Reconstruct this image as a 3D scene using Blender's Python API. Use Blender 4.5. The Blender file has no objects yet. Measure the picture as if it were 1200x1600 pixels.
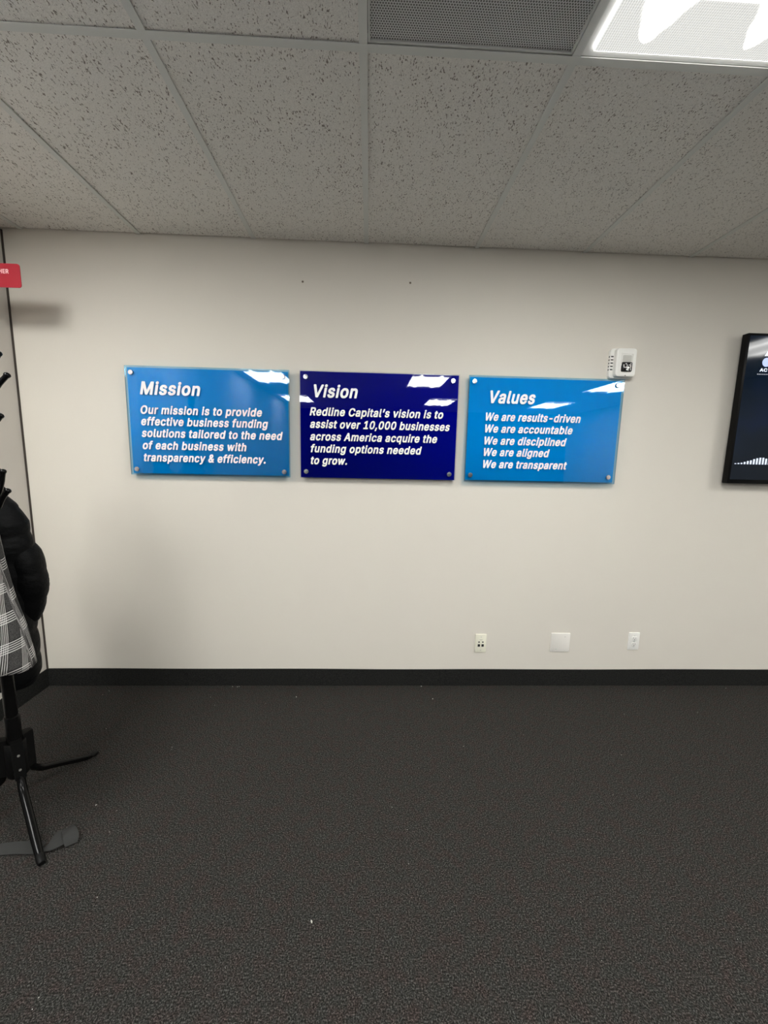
import bpy, math, random
from mathutils import Vector, Matrix
random.seed(7)
S = bpy.context.scene
COL = S.collection
# ------------------------------------------------------------------ camera
cam = bpy.data.cameras.new('camera')
cam.sensor_fit = 'HORIZONTAL'
cam.sensor_width = 36.0
cam.lens = 622.75 / 1200 * 36.0
cam.clip_start = 0.02
camo = bpy.data.objects.new('camera', cam)
COL.objects.link(camo)
_r = Vector((0.99914603, -0.03520546, 0.02162857))
_u = Vector((-0.01636653, 0.14342847, 0.98952535))
_f = Vector((0.03793885, 0.9890343, -0.14272979))
camo.matrix_world = Matrix(((_r.x, _u.x, -_f.x, 0.037565),
                            (_r.y, _u.y, -_f.y, -2.37295),
                            (_r.z, _u.z, -_f.z, 1.46591), (0, 0, 0, 1)))
S.camera = camo
# ------------------------------------------------------------------ world, exposure, lamp strength
w = bpy.data.worlds.new('world')
S.world = w
w.use_nodes = True
w.node_tree.nodes['Background'].inputs[0].default_value = (0.8, 0.85, 0.9, 1)
w.node_tree.nodes['Background'].inputs[1].default_value = 0.3
S.view_settings.view_transform = 'Standard'
S.view_settings.look = 'None'
S.view_settings.gamma = 1
S.view_settings.use_curve_mapping = False
S.view_settings.exposure = 0.22
TUBE = 29.0        # radiance of the lens right under the fluorescent tubes
FILL = 20.0        # radiance between the tubes, away from their ends
LENS = 0.60        # radiance of the lens rim beyond the tube ends

# ------------------------------------------------------------------ dimensions (metres)
H = 2.6045          # ceiling height
XL, XR, YB = -1.933, 5.3, -1.065 - 6 * 1.2192
BH = 0.1115         # carpet base height
T = 0.6096
Y1 = -1.065

# ------------------------------------------------------------------ helpers
def srgb(r, g, b):
    f = lambda c: (c / 255 / 12.92) if c / 255 <= 0.04045 else ((c / 255 + 0.055) / 1.055) ** 2.4
    return (f(r), f(g), f(b), 1)

def mat(name, col, rough=0.6, metal=0.0, coat=0.0, spec=None):
    m = bpy.data.materials.new(name)
    m.use_nodes = True
    b = m.node_tree.nodes['Principled BSDF']
    b.inputs['Base Color'].default_value = col
    b.inputs['Roughness'].default_value = rough
    b.inputs['Metallic'].default_value = metal
    b.inputs['Coat Weight'].default_value = coat
    if spec is not None:
        b.inputs['Specular IOR Level'].default_value = spec
    return m

class N:
    """small helper around a node tree"""
    def __init__(s, m):
        s.t = m.node_tree
        s.b = s.t.nodes.get('Principled BSDF')
    def node(s, ty, **kw):
        n = s.t.nodes.new(ty)
        for k, v in kw.items():
            setattr(n, k, v)
        return n
    def link(s, a, b):
        s.t.links.new(a, b)
    def math(s, op, a, b=None, c=None):
        n = s.node('ShaderNodeMath', operation=op)
        for i, v in enumerate((a, b, c)):
            if v is None:
                continue
            if isinstance(v, (int, float)):
                n.inputs[i].default_value = v
            else:
                s.link(v, n.inputs[i])
        return n.outputs[0]
    def coords(s, which='Object', scale=(1, 1, 1), rnd=False):
        tc = s.node('ShaderNodeTexCoord')
        mp = s.node('ShaderNodeMapping')
        mp.inputs['Scale'].default_value = scale
        s.link(tc.outputs[which], mp.inputs[0])
        if rnd:
            oi = s.node('ShaderNodeObjectInfo')
            m = s.node('ShaderNodeVectorMath', operation='SCALE')
            m.inputs[0].default_value = (37, 53, 71)
            s.link(oi.outputs['Random'], m.inputs['Scale'])
            s.link(m.outputs[0], mp.inputs['Location'])
        return mp.outputs[0]
    def noise(s, vec, scale, detail=2, rough=0.5):
        n = s.node('ShaderNodeTexNoise')
        n.inputs['Scale'].default_value = scale
        n.inputs['Detail'].default_value = detail
        n.inputs['Roughness'].default_value = rough
        s.link(vec, n.inputs['Vector'])
        return n.outputs[0]
    def ramp(s, fac, stops):
        n = s.node('ShaderNodeValToRGB')
        el = n.color_ramp.elements
        while len(el) < len(stops):
            el.new(0.5)
        for e, (p, c) in zip(el, stops):
            e.position = p
            e.color = c if len(c) == 4 else (*c, 1)
        s.link(fac, n.inputs[0])
        return n.outputs[0]
    def bump(s, h, strength=0.3, dist=0.001):
        n = s.node('ShaderNodeBump')
        n.inputs['Strength'].default_value = strength
        n.inputs['Distance'].default_value = dist
        s.link(h, n.inputs['Height'])
        s.link(n.outputs[0], s.b.inputs['Normal'])
    def mix(s, fac, a, b, blend='MIX'):
        n = s.node('ShaderNodeMix', data_type='RGBA', blend_type=blend)
        for i, v in ((0, fac), (6, a), (7, b)):
            if isinstance(v, (int, float)):
                n.inputs[i].default_value = v
            elif isinstance(v, tuple):
                n.inputs[i].default_value = v
            else:
                s.link(v, n.inputs[i])
        return n.outputs[2]

class MB:
    """collects geometry for ONE mesh object"""
    def __init__(s):
        s.v, s.f, s.uv = [], [], None
    def add(s, vs, fs):
        o = len(s.v)
        s.v += [tuple(v) for v in vs]
        s.f += [tuple(i + o for i in f) for f in fs]
        return s
    def box(s, x0, x1, y0, y1, z0, z1):
        return s.add([(x, y, z) for z in (z0, z1) for y in (y0, y1) for x in (x0, x1)],
                     [(0, 2, 3, 1), (4, 5, 7, 6), (0, 1, 5, 4), (2, 6, 7, 3), (0, 4, 6, 2), (1, 3, 7, 5)])
    def tube(s, pts, rad, n=12, squash=1.0, caps=True, up=None):
        """sweep a circle along pts; rad a number or one per point"""
        P = [Vector(p) for p in pts]
        R = rad if isinstance(rad, (list, tuple)) else [rad] * len(P)
        vs, fs = [], []
        ref = Vector(up) if up else Vector((0.13, 0.21, 1)).normalized()
        for i, p in enumerate(P):
            d = (P[min(i + 1, len(P) - 1)] - P[max(i - 1, 0)]).normalized()
            a = d.cross(ref)
            if a.length < 0.05:
                a = d.cross(Vector((1, 0.1, 0)))
            a.normalize()
            b = a.cross(d).normalized()
            for k in range(n):
                t = 2 * math.pi * k / n
                vs.append(p + a * (R[i] * math.cos(t)) + b * (R[i] * squash * math.sin(t)))
        for i in range(len(P) - 1):
            for k in range(n):
                k2 = (k + 1) % n
                fs.append((i * n + k, i * n + k2, (i + 1) * n + k2, (i + 1) * n + k))
        if caps:
            fs.append(tuple(range(n))[::-1])
            fs.append(tuple((len(P) - 1) * n + k for k in range(n)))
        return s.add(vs, fs)
    def lathe(s, prof, c=(0, 0, 0), n=24, axis='Z'):
        """prof: list of (radius, height)"""
        vs, fs = [], []
        for r, h in prof:
            for k in range(n):
                t = 2 * math.pi * k / n
                x, y, z = r * math.cos(t), r * math.sin(t), h
                if axis == 'Y':
                    x, y, z = x, -z, y      # height grows towards -Y (into the room)
                vs.append((c[0] + x, c[1] + y, c[2] + z))
        m = len(prof)
        for i in range(m - 1):
            for k in range(n):
                k2 = (k + 1) % n
                fs.append((i * n + k, i * n + k2, (i + 1) * n + k2, (i + 1) * n + k))
        fs.append(tuple(range(n))[::-1])
        fs.append(tuple((m - 1) * n + k for k in range(n)))
        return s.add(vs, fs)
    def plate(s, x0, x1, z0, z1, y0, y1, r=0.01, n=5, bev=0.0):
        """rounded-corner plate parallel to the back wall, from y0 (wall side) to y1 (room side, smaller y)"""
        def loop(d):
            L = []
            rr = max(r - d, 1e-4)
            for cx, cz, a0 in ((x1 - r, z1 - r, 0), (x0 + r, z1 - r, 90), (x0 + r, z0 + r, 180), (x1 - r, z0 + r, 270)):
                for k in range(n + 1):
                    t = math.radians(a0 + 90 * k / n)
                    L.append((cx + rr * math.cos(t), cz + rr * math.sin(t)))
            return L
        rings = [(y0, 0)]
        if bev:
            rings += [(y1 + bev, 0), (y1 + bev * 0.3, bev * 0.3), (y1, bev)]
        else:
            rings += [(y1, 0)]
        vs, fs = [], []
        for y, d in rings:
            vs += [(x, y, z) for x, z in loop(d)]
        m = 4 * (n + 1)
        for i in range(len(rings) - 1):
            for k in range(m):
                k2 = (k + 1) % m
                fs.append((i * m + k, i * m + k2, (i + 1) * m + k2, (i + 1) * m + k))
        fs.append(tuple(range(m))[::-1])
        fs.append(tuple((len(rings) - 1) * m + k for k in range(m)))
        return s.add(vs, fs)
    def mesh(s, name):
        me = bpy.data.meshes.new(name)
        me.from_pydata(s.v, [], s.f)
        me.update()
        return me
    def build(s, name, m, parent=None, loc=None, smooth=False, bevel=0.0):
        me = s.mesh(name)
        fix_normals(me)
        return link(name, me, m, parent, loc, smooth, bevel)

import bmesh
def fix_normals(me):
    bm = bmesh.new()
    bm.from_mesh(me)
    bmesh.ops.recalc_face_normals(bm, faces=bm.faces)
    bm.to_mesh(me)
    bm.free()

def link(name, me, m, parent=None, loc=None, smooth=False, bevel=0.0):
    if m is not None and not me.materials:
        me.materials.append(m)
    o = bpy.data.objects.new(name, me)
    COL.objects.link(o)
    if parent:
        o.parent = parent
        if loc is None:                       # geometry given in world space
            o.location = -parent_world(parent)
    if loc is not None:
        o.location = loc
    if smooth:
        for p in me.polygons:
            p.use_smooth = True
        try:
            me.set_sharp_from_angle(angle=math.radians(40))
        except Exception:
            pass
    if bevel:
        b = o.modifiers.new('bevel', 'BEVEL')
        b.width = bevel
        b.segments = 2
        b.limit_method = 'ANGLE'
    return o

def parent_world(p):
    v = Vector((0, 0, 0))
    while p:
        v += p.location
        p = p.parent
    return v

def thing(name, loc, label, cat, group=None):
    o = bpy.data.objects.new(name, None)
    o.empty_display_size = 0.05
    COL.objects.link(o)
    o.location = loc
    o['label'] = label
    o['category'] = cat
    if group:
        o['group'] = group
    return o

def tag(o, label, cat, group=None, kind=None):
    o['label'] = label
    o['category'] = cat
    if group:
        o['group'] = group
    if kind:
        o['kind'] = kind
    return o

def struct(o):
    o['kind'] = 'structure'
    return o

# ------------------------------------------------------------------ materials
def mk_wall(name, col, dirt):
    m = mat(name, col, 0.75, spec=0.25)
    n = N(m)
    v = n.coords('Object')
    big = n.noise(v, 1.3, 3)
    n.link(n.ramp(big, [(0.3, col), (0.75, dirt)]), n.b.inputs['Base Color'])
    n.bump(n.noise(v, 260, 2), 0.12, 0.0006)
    return m
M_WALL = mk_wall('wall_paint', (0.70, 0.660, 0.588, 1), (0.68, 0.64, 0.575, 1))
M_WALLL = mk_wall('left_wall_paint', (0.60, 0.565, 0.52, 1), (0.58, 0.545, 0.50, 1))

M_WALLW = mk_wall('white_wall_paint', (0.66, 0.64, 0.60, 1), (0.64, 0.62, 0.58, 1))
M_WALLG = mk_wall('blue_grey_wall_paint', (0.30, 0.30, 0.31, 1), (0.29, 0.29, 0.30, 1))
M_WALLD = mk_wall('slate_blue_paint', (0.012, 0.03, 0.06, 1), (0.012, 0.028, 0.055, 1))
def mk_carpet():
    m = mat('carpet', (0.04, 0.04, 0.04, 1), 0.95, spec=0.1)
    n = N(m)
    v = n.coords('Object')
    fine = n.noise(v, 230, 4, 0.72)
    c = n.ramp(fine, [(0.36, (0.004, 0.004, 0.0035)), (0.48, (0.0195, 0.019, 0.0172)), (0.56, (0.047, 0.046, 0.042)), (0.66, (0.125, 0.123, 0.115))])
    tint = n.ramp(n.noise(v, 26, 3), [(0.42, (1, 1, 1)), (0.66, (1.15, 0.93, 0.93))])
    n.link(n.mix(1.0, c, tint, 'MULTIPLY'), n.b.inputs['Base Color'])
    n.bump(n.noise(v, 260, 3, 0.6), 0.8, 0.004)
    return m
M_CARPET = mk_carpet()
def mk_base():
    m = mat('carpet_base', (0.012, 0.012, 0.012, 1), 0.9, spec=0.15)
    n = N(m)
    v = n.coords('Object')
    n.link(n.ramp(n.noise(v, 200, 3, 0.6), [(0.35, (0.006, 0.006, 0.006)), (0.7, (0.024, 0.024, 0.022))]), n.b.inputs['Base Color'])
    n.bump(n.noise(v, 250, 2), 0.4, 0.002)
    return m
M_BASE = mk_base()

def mk_tile():
    m = mat('mineral_fibre_tile', (0.6, 0.58, 0.54, 1), 0.9, spec=0.1)
    n = N(m)
    v = n.coords('Object', (1, 0.42, 1), rnd=True)
    # warp so the fissures wander
    a = n.noise(v, 235, 2, 0.55)
    gate = n.noise(v, 60, 1)
    fiss = n.math('GREATER_THAN', n.math('ADD', a, n.math('MULTIPLY', gate, 0.25)), 0.757)
    v2 = n.coords('Object', (1, 1, 1), rnd=True)
    pin = n.math('GREATER_THAN', n.noise(v2, 420, 1), 0.70)
    hole = n.math('MAXIMUM', fiss, n.math('MULTIPLY', pin, 0.35))
    grain = n.ramp(n.noise(v2, 330, 2), [(0.3, (0.70, 0.68, 0.645)), (0.7, (0.88, 0.86, 0.82))])
    n.link(n.mix(hole, grain, (0.26, 0.235, 0.21, 1)), n.b.inputs['Base Color'])
    h = n.math('SUBTRACT', 1.0, hole)
    n.bump(h, 0.6, 0.0015)
    return m
M_TILE = mk_tile()
M_TEE = mat('painted_steel_tee', (0.68, 0.69, 0.66, 1), 0.55)
M_GAP = mat('dark_plenum', (0.02, 0.018, 0.015, 1), 0.9)
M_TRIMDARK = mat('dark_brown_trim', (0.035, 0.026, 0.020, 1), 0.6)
M_CHROME = mat('brushed_steel', (0.72, 0.73, 0.75, 1), 0.22, metal=1.0)
M_BLACK = mat('black_metal', (0.003, 0.003, 0.003, 1), 0.22, spec=0.18)
M_BLACKM = mat('black_plastic', (0.003, 0.003, 0.003, 1), 0.5, spec=0.2)
M_WHITEINK = mat('white_vinyl', (0.95, 0.95, 0.95, 1), 0.5)
M_WPLAST = mat('white_plastic', (0.84, 0.83, 0.79, 1), 0.35)
M_IVORY = mat('ivory_plastic', (0.80, 0.78, 0.65, 1), 0.35)
M_PLATE = mat('painted_plate', (0.79, 0.76, 0.71, 1), 0.4)
M_DARKHOLE = mat('dark_opening', (0.01, 0.01, 0.01, 1), 0.6)
M_SCREW = mat('screw_metal', (0.6, 0.6, 0.56, 1), 0.35, metal=0.8)

def mk_clear(name, tint):
    m = bpy.data.materials.new(name)
    m.use_nodes = True
    t = m.node_tree
    t.nodes.remove(t.nodes['Principled BSDF'])
    out = t.nodes['Material Output']
    tr = t.nodes.new('ShaderNodeBsdfTransparent')
    tr.inputs[0].default_value = tint
    gl = t.nodes.new('ShaderNodeBsdfGlossy')
    gl.inputs['Roughness'].default_value = 0.015
    fr = t.nodes.new('ShaderNodeFresnel')
    fr.inputs[0].default_value = 1.49
    mx = t.nodes.new('ShaderNodeMixShader')
    t.links.new(fr.outputs[0], mx.inputs[0])
    t.links.new(tr.outputs[0], mx.inputs[1])
    t.links.new(gl.outputs[0], mx.inputs[2])
    t.links.new(mx.outputs[0], out.inputs[0])
    return m
M_CLEAR = mk_clear('clear_acrylic', (0.95, 0.97, 0.99, 1))
M_CLEARB = mk_clear('blue_tinted_acrylic', (0.60, 0.83, 0.97, 1))
M_LBLUE = mat('sky_blue_print', (0.0, 0.57, 0.83, 1), 0.6, spec=0.0)
M_NAVY = mat('navy_print', (0.0, 0.001, 0.27, 1), 0.6, spec=0.0)
GLYPHS = {
    'M': '673:53,-23 128,-24 139,-19 149,-7 151,261 257,-5 269,-19 282,-24 348,-24 359,-19 367,-11 475,259 477,-7 487,-19 500,-24 574,-24 585,-19 592,-13 596,-4 596,512 593,519 586,526 572,532 472,532 459,527 449,517 315,169 178,518 169,527 156,532 54,532 43,527 35,520 32,512 32,-4 35,-11 41,-19',
    'O': '578:229,-29 302,-30 326,-26 371,-11 391,-1 421,19 450,45 469,69 483,91 501,129 510,154 518,192 520,210 520,298 518,316 505,369 481,421 454,458 430,482 411,497 399,505 357,525 330,534 308,538 248,540 204,534 167,521 135,505 113,490 80,458 63,437 47,411 33,381 24,356 14,306 12,226 18,176 33,127 53,87 81,47 99,29 133,5 173,-15 192,-22|250,78 225,85 195,101 178,115 161,139 147,167 138,194 132,232 132,276 138,314 147,341 157,363 174,388 197,409 223,423 246,430 272,432 304,426 327,415 346,402 365,381 381,355 392,328 402,274 402,238 396,196 385,163 369,133 356,115 333,97 309,85 284,78',
    'V': '525:197,-23 284,-24 295,-19 305,-9 490,498 489,515 479,527 466,532 388,532 377,527 369,519 291,299 241,153 111,517 101,527 88,532 12,532 1,527 -7,519 -10,514 -10,498 -5,483 175,-5 186,-19',
    'R': '494:53,-23 130,-24 141,-19 149,-11 152,-4 152,170 153,173 156,174 227,173 319,3 327,-11 335,-19 348,-24 434,-24 445,-19 453,-11 456,-6 455,9 353,196 386,222 415,257 432,296 438,336 436,388 425,427 413,451 402,466 376,492 357,505 314,524 272,532 56,532 43,527 35,519 32,512 32,-4 35,-11 41,-19|154,280 152,284 153,427 242,428 258,426 275,421 287,415 300,404 309,389 314,376 316,340 311,321 303,305 294,296 279,287 254,280',
    'C': '555:229,-29 302,-30 326,-26 371,-11 405,7 434,29 465,65 487,105 500,144 499,167 496,172 485,181 476,184 402,184 391,179 383,171 365,129 354,113 337,99 315,87 294,80 282,78 252,78 225,85 195,101 178,115 153,153 142,180 134,216 132,234 134,294 140,322 157,363 174,388 188,402 203,413 230,426 260,432 288,430 317,421 341,407 356,392 369,373 383,337 391,329 402,324 478,324 489,329 499,341 500,364 489,399 467,441 452,460 426,486 393,509 363,523 338,532 308,538 248,540 204,534 167,521 135,505 115,492 78,456 49,415 28,370 20,342 14,306 12,226 18,176 33,127 55,83 80,49 101,27 139,1 173,-15 192,-22',
    'A': '525:9,-23 90,-24 104,-19 113,-7 156,116 160,118 321,117 367,-7 377,-19 390,-24 468,-24 479,-19 487,-11 490,-6 489,13 307,509 303,517 293,527 280,532 194,532 183,527 175,519 -12,8 -12,-6 -9,-11 -1,-19|196,222 194,226 239,353 284,224 280,222',
    'W': '731:147,-23 236,-24 247,-19 257,-9 343,301 429,-9 439,-19 452,-24 536,-24 547,-19 556,-11 698,500 697,515 688,526 674,532 598,532 585,527 577,519 498,214 492,198 410,510 405,519 397,527 384,532 300,532 289,527 281,519 270,488 193,197 109,517 99,527 86,532 10,532 -1,527 -9,520 -12,514 -12,500 122,8 129,-11 137,-19',
    'F': '455:53,-23 130,-24 141,-19 151,-7 153,197 350,198 363,203 371,211 374,218 374,284 370,290 359,299 350,302 153,303 152,424 153,427 156,428 374,428 383,431 394,440 398,448 398,514 387,527 374,532 56,532 43,527 35,519 32,512 32,-4 35,-11 41,-19',
    'E': '464:53,-23 380,-24 393,-19 401,-11 404,-4 404,64 400,70 389,79 380,82 156,82 153,83 152,86 153,203 362,204 374,210 381,217 384,224 384,292 380,298 369,307 360,310 153,311 153,427 376,428 385,431 396,440 400,448 400,514 389,527 376,532 56,532 43,527 35,519 32,512 32,-4 35,-11 41,-19',
    'X': '519:11,-23 96,-24 110,-19 125,-1 237,161 351,-5 365,-19 378,-24 460,-24 473,-19 480,-13 484,-4 484,8 481,13 310,262 471,495 474,500 474,514 464,526 450,532 368,532 355,527 345,517 238,362 131,519 123,527 110,532 26,532 13,527 5,520 2,512 2,500 5,495 165,261 155,245 -7,13 -10,8 -9,-7 -1,-19',
    'T': '494:185,-23 262,-24 274,-19 284,-6 284,426 288,428 420,428 433,433 444,446 444,512 440,520 429,529 420,532 28,532 15,527 5,515 4,446 15,433 28,428 160,428 164,426 164,-4 167,-11 174,-19',
    'I': '345:25,-23 274,-24 287,-19 297,-7 298,62 294,70 287,77 276,82 214,82 211,83 210,86 210,426 214,428 276,428 287,433 295,441 298,448 298,514 294,520 283,529 274,532 28,532 15,527 5,515 4,448 7,440 15,433 26,428 86,428 89,427 90,424 90,84 86,82 26,82 15,77 7,69 4,62 4,-6 13,-19',
    'N': '568:53,-23 130,-24 143,-19 152,-6 153,315 359,-9 368,-19 382,-24 468,-24 481,-19 488,-13 492,-4 492,512 489,519 482,526 468,532 392,532 381,527 371,515 369,195 167,513 156,526 142,532 56,532 43,527 35,520 32,512 32,-4 35,-11 41,-19',
    'G': '565:231,-29 304,-30 330,-26 383,-7 417,13 456,49 473,73 495,119 504,154 506,174 506,262 495,275 482,280 278,280 265,275 254,262 255,193 265,181 276,176 383,175 373,141 352,109 333,95 312,84 286,78 252,78 221,87 205,95 182,111 161,139 147,167 136,204 132,234 134,294 140,322 159,367 172,386 190,404 209,417 236,428 262,432 288,430 315,421 348,398 365,375 383,337 391,329 402,324 480,324 491,329 501,341 502,358 500,370 487,405 465,443 446,466 421,490 395,507 361,523 336,532 306,538 246,540 212,536 165,521 137,507 113,491 85,466 53,423 31,377 16,322 12,282 12,226 16,188 29,137 51,89 76,53 105,23 135,3 173,-15 208,-26',
    'U': '562:225,-31 288,-32 318,-28 359,-15 391,1 413,15 444,47 459,69 471,93 482,126 486,162 486,512 482,520 471,529 462,532 386,532 375,527 365,515 364,168 362,156 349,123 330,99 301,83 270,76 246,76 224,80 197,93 175,113 167,125 158,144 152,176 152,512 149,519 141,527 130,532 56,532 43,527 33,515 32,150 36,122 43,101 57,71 70,51 97,21 117,7 159,-15 200,-28',
    'S': '492:183,-31 262,-32 278,-30 329,-15 357,-1 378,13 409,47 425,75 436,112 436,166 429,191 413,221 388,248 359,269 311,291 216,318 177,333 157,346 147,361 144,368 144,382 147,391 157,410 169,419 185,427 214,434 238,434 258,430 287,415 297,405 305,389 311,369 321,359 332,354 406,354 417,359 425,367 428,374 426,412 419,431 409,451 392,475 366,498 347,511 317,525 270,538 206,540 174,536 137,525 103,509 83,496 53,465 37,439 28,416 24,396 24,350 31,323 45,295 72,265 95,249 135,229 178,214 240,198 285,181 304,168 313,155 317,139 316,130 307,109 300,99 273,83 238,74 196,76 175,83 155,95 147,103 139,117 134,138 129,147 121,155 110,160 32,160 21,155 13,147 10,142 10,124 16,92 31,59 45,37 70,13 91,-1 119,-15 144,-24',
    'H': '562:53,-23 130,-24 141,-19 151,-7 152,204 153,207 156,208 363,207 364,-4 367,-11 375,-19 388,-24 462,-24 473,-19 481,-11 484,-4 484,512 481,519 473,527 460,532 386,532 375,527 367,519 364,512 364,316 363,313 360,312 153,313 152,512 149,519 141,527 128,532 54,532 43,527 35,519 32,512 32,-4 35,-11 41,-19',
    'a': '434:129,-31 190,-32 229,-21 248,-12 270,-24 342,-24 354,-19 364,-6 364,282 360,304 343,341 312,374 279,393 254,402 222,408 166,408 140,404 107,393 79,379 53,360 29,331 14,302 15,283 25,271 90,250 106,250 117,255 127,265 133,275 144,288 157,297 172,304 184,306 216,304 234,294 241,283 248,258 245,255 226,250 140,240 91,227 53,209 43,202 23,182 11,161 2,128 2,90 6,66 19,37 30,21 49,2 65,-9 85,-19|160,70 135,79 125,89 120,108 125,121 132,128 145,135 168,142 247,153 248,138 244,120 237,105 227,91 200,74 182,70',
    'b': '469:201,-31 256,-32 284,-26 307,-17 323,-9 344,6 370,31 383,49 399,79 408,102 418,154 418,224 410,268 401,293 387,321 372,342 341,373 303,395 258,408 202,408 173,401 143,387 142,512 139,519 131,527 120,532 46,532 34,526 27,519 24,512 24,-6 34,-19 46,-24 118,-24 129,-19 140,-8 165,-21|208,72 193,77 177,87 161,107 146,144 140,190 142,214 148,242 165,277 173,287 191,299 204,304 222,306 244,302 253,297 268,286 279,271 287,255 296,228 300,202 300,178 296,150 287,123 270,93 247,77 234,72',
    'c': '441:179,-31 234,-32 248,-30 285,-19 311,-7 330,6 362,37 373,53 390,90 389,109 377,123 318,140 298,140 287,135 279,127 263,97 252,85 237,77 210,70 184,74 167,83 151,97 141,115 126,162 124,182 126,212 130,232 141,261 151,278 167,293 177,299 202,306 233,301 251,291 262,280 277,249 285,243 296,238 314,238 375,255 386,263 390,270 390,284 383,303 373,323 356,347 338,364 315,381 291,393 266,402 238,408 180,408 164,406 129,395 89,373 55,342 39,319 21,283 12,256 8,234 6,214 6,162 10,130 21,93 39,57 57,31 76,13 95,-1 125,-17 156,-28',
    'd': '469:169,-31 220,-32 234,-30 255,-23 284,-8 295,-19 306,-24 378,-24 389,-19 399,-7 400,512 396,520 385,529 376,532 304,532 293,527 285,519 282,512 281,387 257,399 222,408 168,408 140,402 117,393 81,371 53,344 31,309 19,281 10,248 6,218 6,162 12,118 23,85 37,57 49,39 57,27 85,2 123,-19 148,-28|192,72 177,77 159,89 143,111 135,129 128,152 124,196 132,242 139,259 151,279 163,292 175,299 188,304 206,306 228,302 241,295 250,288 261,275 273,251 280,228 284,182 278,142 267,113 256,95 245,85 227,75 218,72',
    'e': '449:181,-31 240,-32 256,-30 287,-21 325,-3 338,6 370,37 379,51 392,78 392,98 381,111 314,130 302,130 288,124 279,115 273,103 264,89 249,79 218,70 194,72 179,77 159,87 147,101 135,123 128,142 130,146 376,146 389,151 399,163 400,206 394,262 383,295 365,329 338,360 311,381 287,393 256,404 234,408 178,408 154,404 123,393 83,369 53,340 33,309 16,270 8,234 6,214 6,160 10,128 25,83 41,53 53,35 78,11 95,-1 131,-19 158,-28|132,244 131,245 139,265 147,278 159,290 179,301 200,306 212,306 230,302 246,292 263,273 275,245',
    'f': '299:73,-23 148,-24 160,-19 170,-6 170,302 174,304 234,304 246,310 253,317 256,324 256,384 252,392 245,399 234,404 172,404 170,406 170,424 177,443 183,447 198,450 220,444 234,444 245,449 253,457 270,510 270,528 259,541 244,548 214,554 166,554 127,543 107,533 91,522 78,508 59,477 52,448 51,405 0,404 -13,398 -22,386 -22,324 -19,316 -11,309 0,304 48,304 52,302 52,-4 55,-11 62,-19',
    'g': '470:169,-173 242,-174 282,-166 311,-155 327,-147 347,-133 368,-113 379,-97 391,-73 400,-38 400,384 396,392 385,401 376,404 308,404 296,398 284,385 257,399 226,408 168,408 140,402 99,383 78,368 47,335 33,313 21,287 12,260 6,220 6,164 8,144 14,116 25,87 33,71 51,43 74,21 91,9 123,-7 160,-18 182,-20 230,-18 259,-9 281,1 284,0 280,-28 271,-47 255,-61 234,-70 206,-74 171,-67 145,-51 120,-22 106,-16 94,-16 83,-21 37,-47 27,-57 24,-62 24,-78 29,-89 49,-117 72,-136 113,-159 138,-168|192,84 165,95 151,105 143,119 133,141 128,158 124,184 124,200 128,228 137,255 151,280 163,291 181,301 210,306 229,301 247,291 258,280 269,263 282,222 284,176 280,152 271,127 256,103 245,95 226,86 216,84',
    'h': '455:45,-23 120,-24 131,-19 141,-7 142,234 144,248 149,263 159,282 175,295 200,304 222,304 231,301 245,293 255,281 266,254 268,240 268,-4 271,-11 279,-19 290,-24 362,-24 375,-19 386,-6 386,252 382,290 373,319 355,351 326,380 295,397 276,404 254,408 200,408 182,404 143,389 142,514 132,526 120,532 46,532 34,526 24,514 24,-4 27,-11 34,-19',
    'i': '212:45,-23 120,-24 132,-19 142,-6 142,384 139,391 132,398 120,404 46,404 34,398 24,386 24,-4 27,-11 34,-19|73,419 92,418 104,420 127,431 145,449 154,466 154,500 147,515 125,537 98,548 70,548 43,537 25,521 14,500 14,466 21,451 47,427',
    'l': '234:111,-25 166,-26 193,-19 198,-17 207,-5 208,16 200,54 194,66 187,73 176,78 147,77 142,88 142,514 132,526 120,532 46,532 34,526 27,519 24,512 24,68 28,44 41,15 67,-9 83,-17',
    'm': '655:45,-23 120,-24 131,-19 141,-7 142,248 149,271 159,288 183,303 196,306 214,304 228,296 237,287 246,264 246,-4 249,-11 256,-19 270,-24 342,-24 353,-19 361,-11 364,-4 364,256 373,281 384,294 402,304 424,306 441,301 456,290 461,283 468,258 469,-7 479,-19 490,-24 560,-24 573,-19 581,-11 584,-4 584,288 577,317 557,355 523,387 499,399 460,410 414,410 392,406 367,397 351,389 320,366 289,393 273,401 242,410 198,410 186,408 161,399 140,389 129,399 118,404 48,404 35,399 27,391 24,384 24,-4 27,-11 34,-19',
    'n': '455:45,-23 120,-24 131,-19 141,-7 142,234 144,248 149,263 159,282 175,295 200,304 222,304 231,301 245,293 255,281 266,254 268,240 268,-4 271,-11 279,-19 292,-24 364,-24 375,-19 383,-11 386,-4 386,252 384,278 380,300 373,319 363,339 354,352 327,379 295,397 254,408 200,408 163,397 142,387 129,399 116,404 46,404 35,399 27,391 24,384 24,-4 27,-11 34,-19',
    'o': '460:179,-31 234,-32 266,-26 307,-9 332,7 364,39 381,65 400,108 408,148 410,192 406,242 395,281 375,321 344,358 311,383 291,393 260,404 238,408 180,408 164,406 129,395 89,373 55,342 39,319 21,283 12,256 8,234 6,214 6,162 10,130 21,93 39,57 57,31 76,13 95,-1 125,-17 156,-28|204,70 184,74 167,83 147,105 141,115 130,144 126,162 124,194 130,232 141,261 151,277 165,292 177,299 190,304 210,306 233,301 251,291 263,279 277,255 286,230 292,188 290,166 284,138 277,121 263,97 251,85 233,75',
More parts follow.
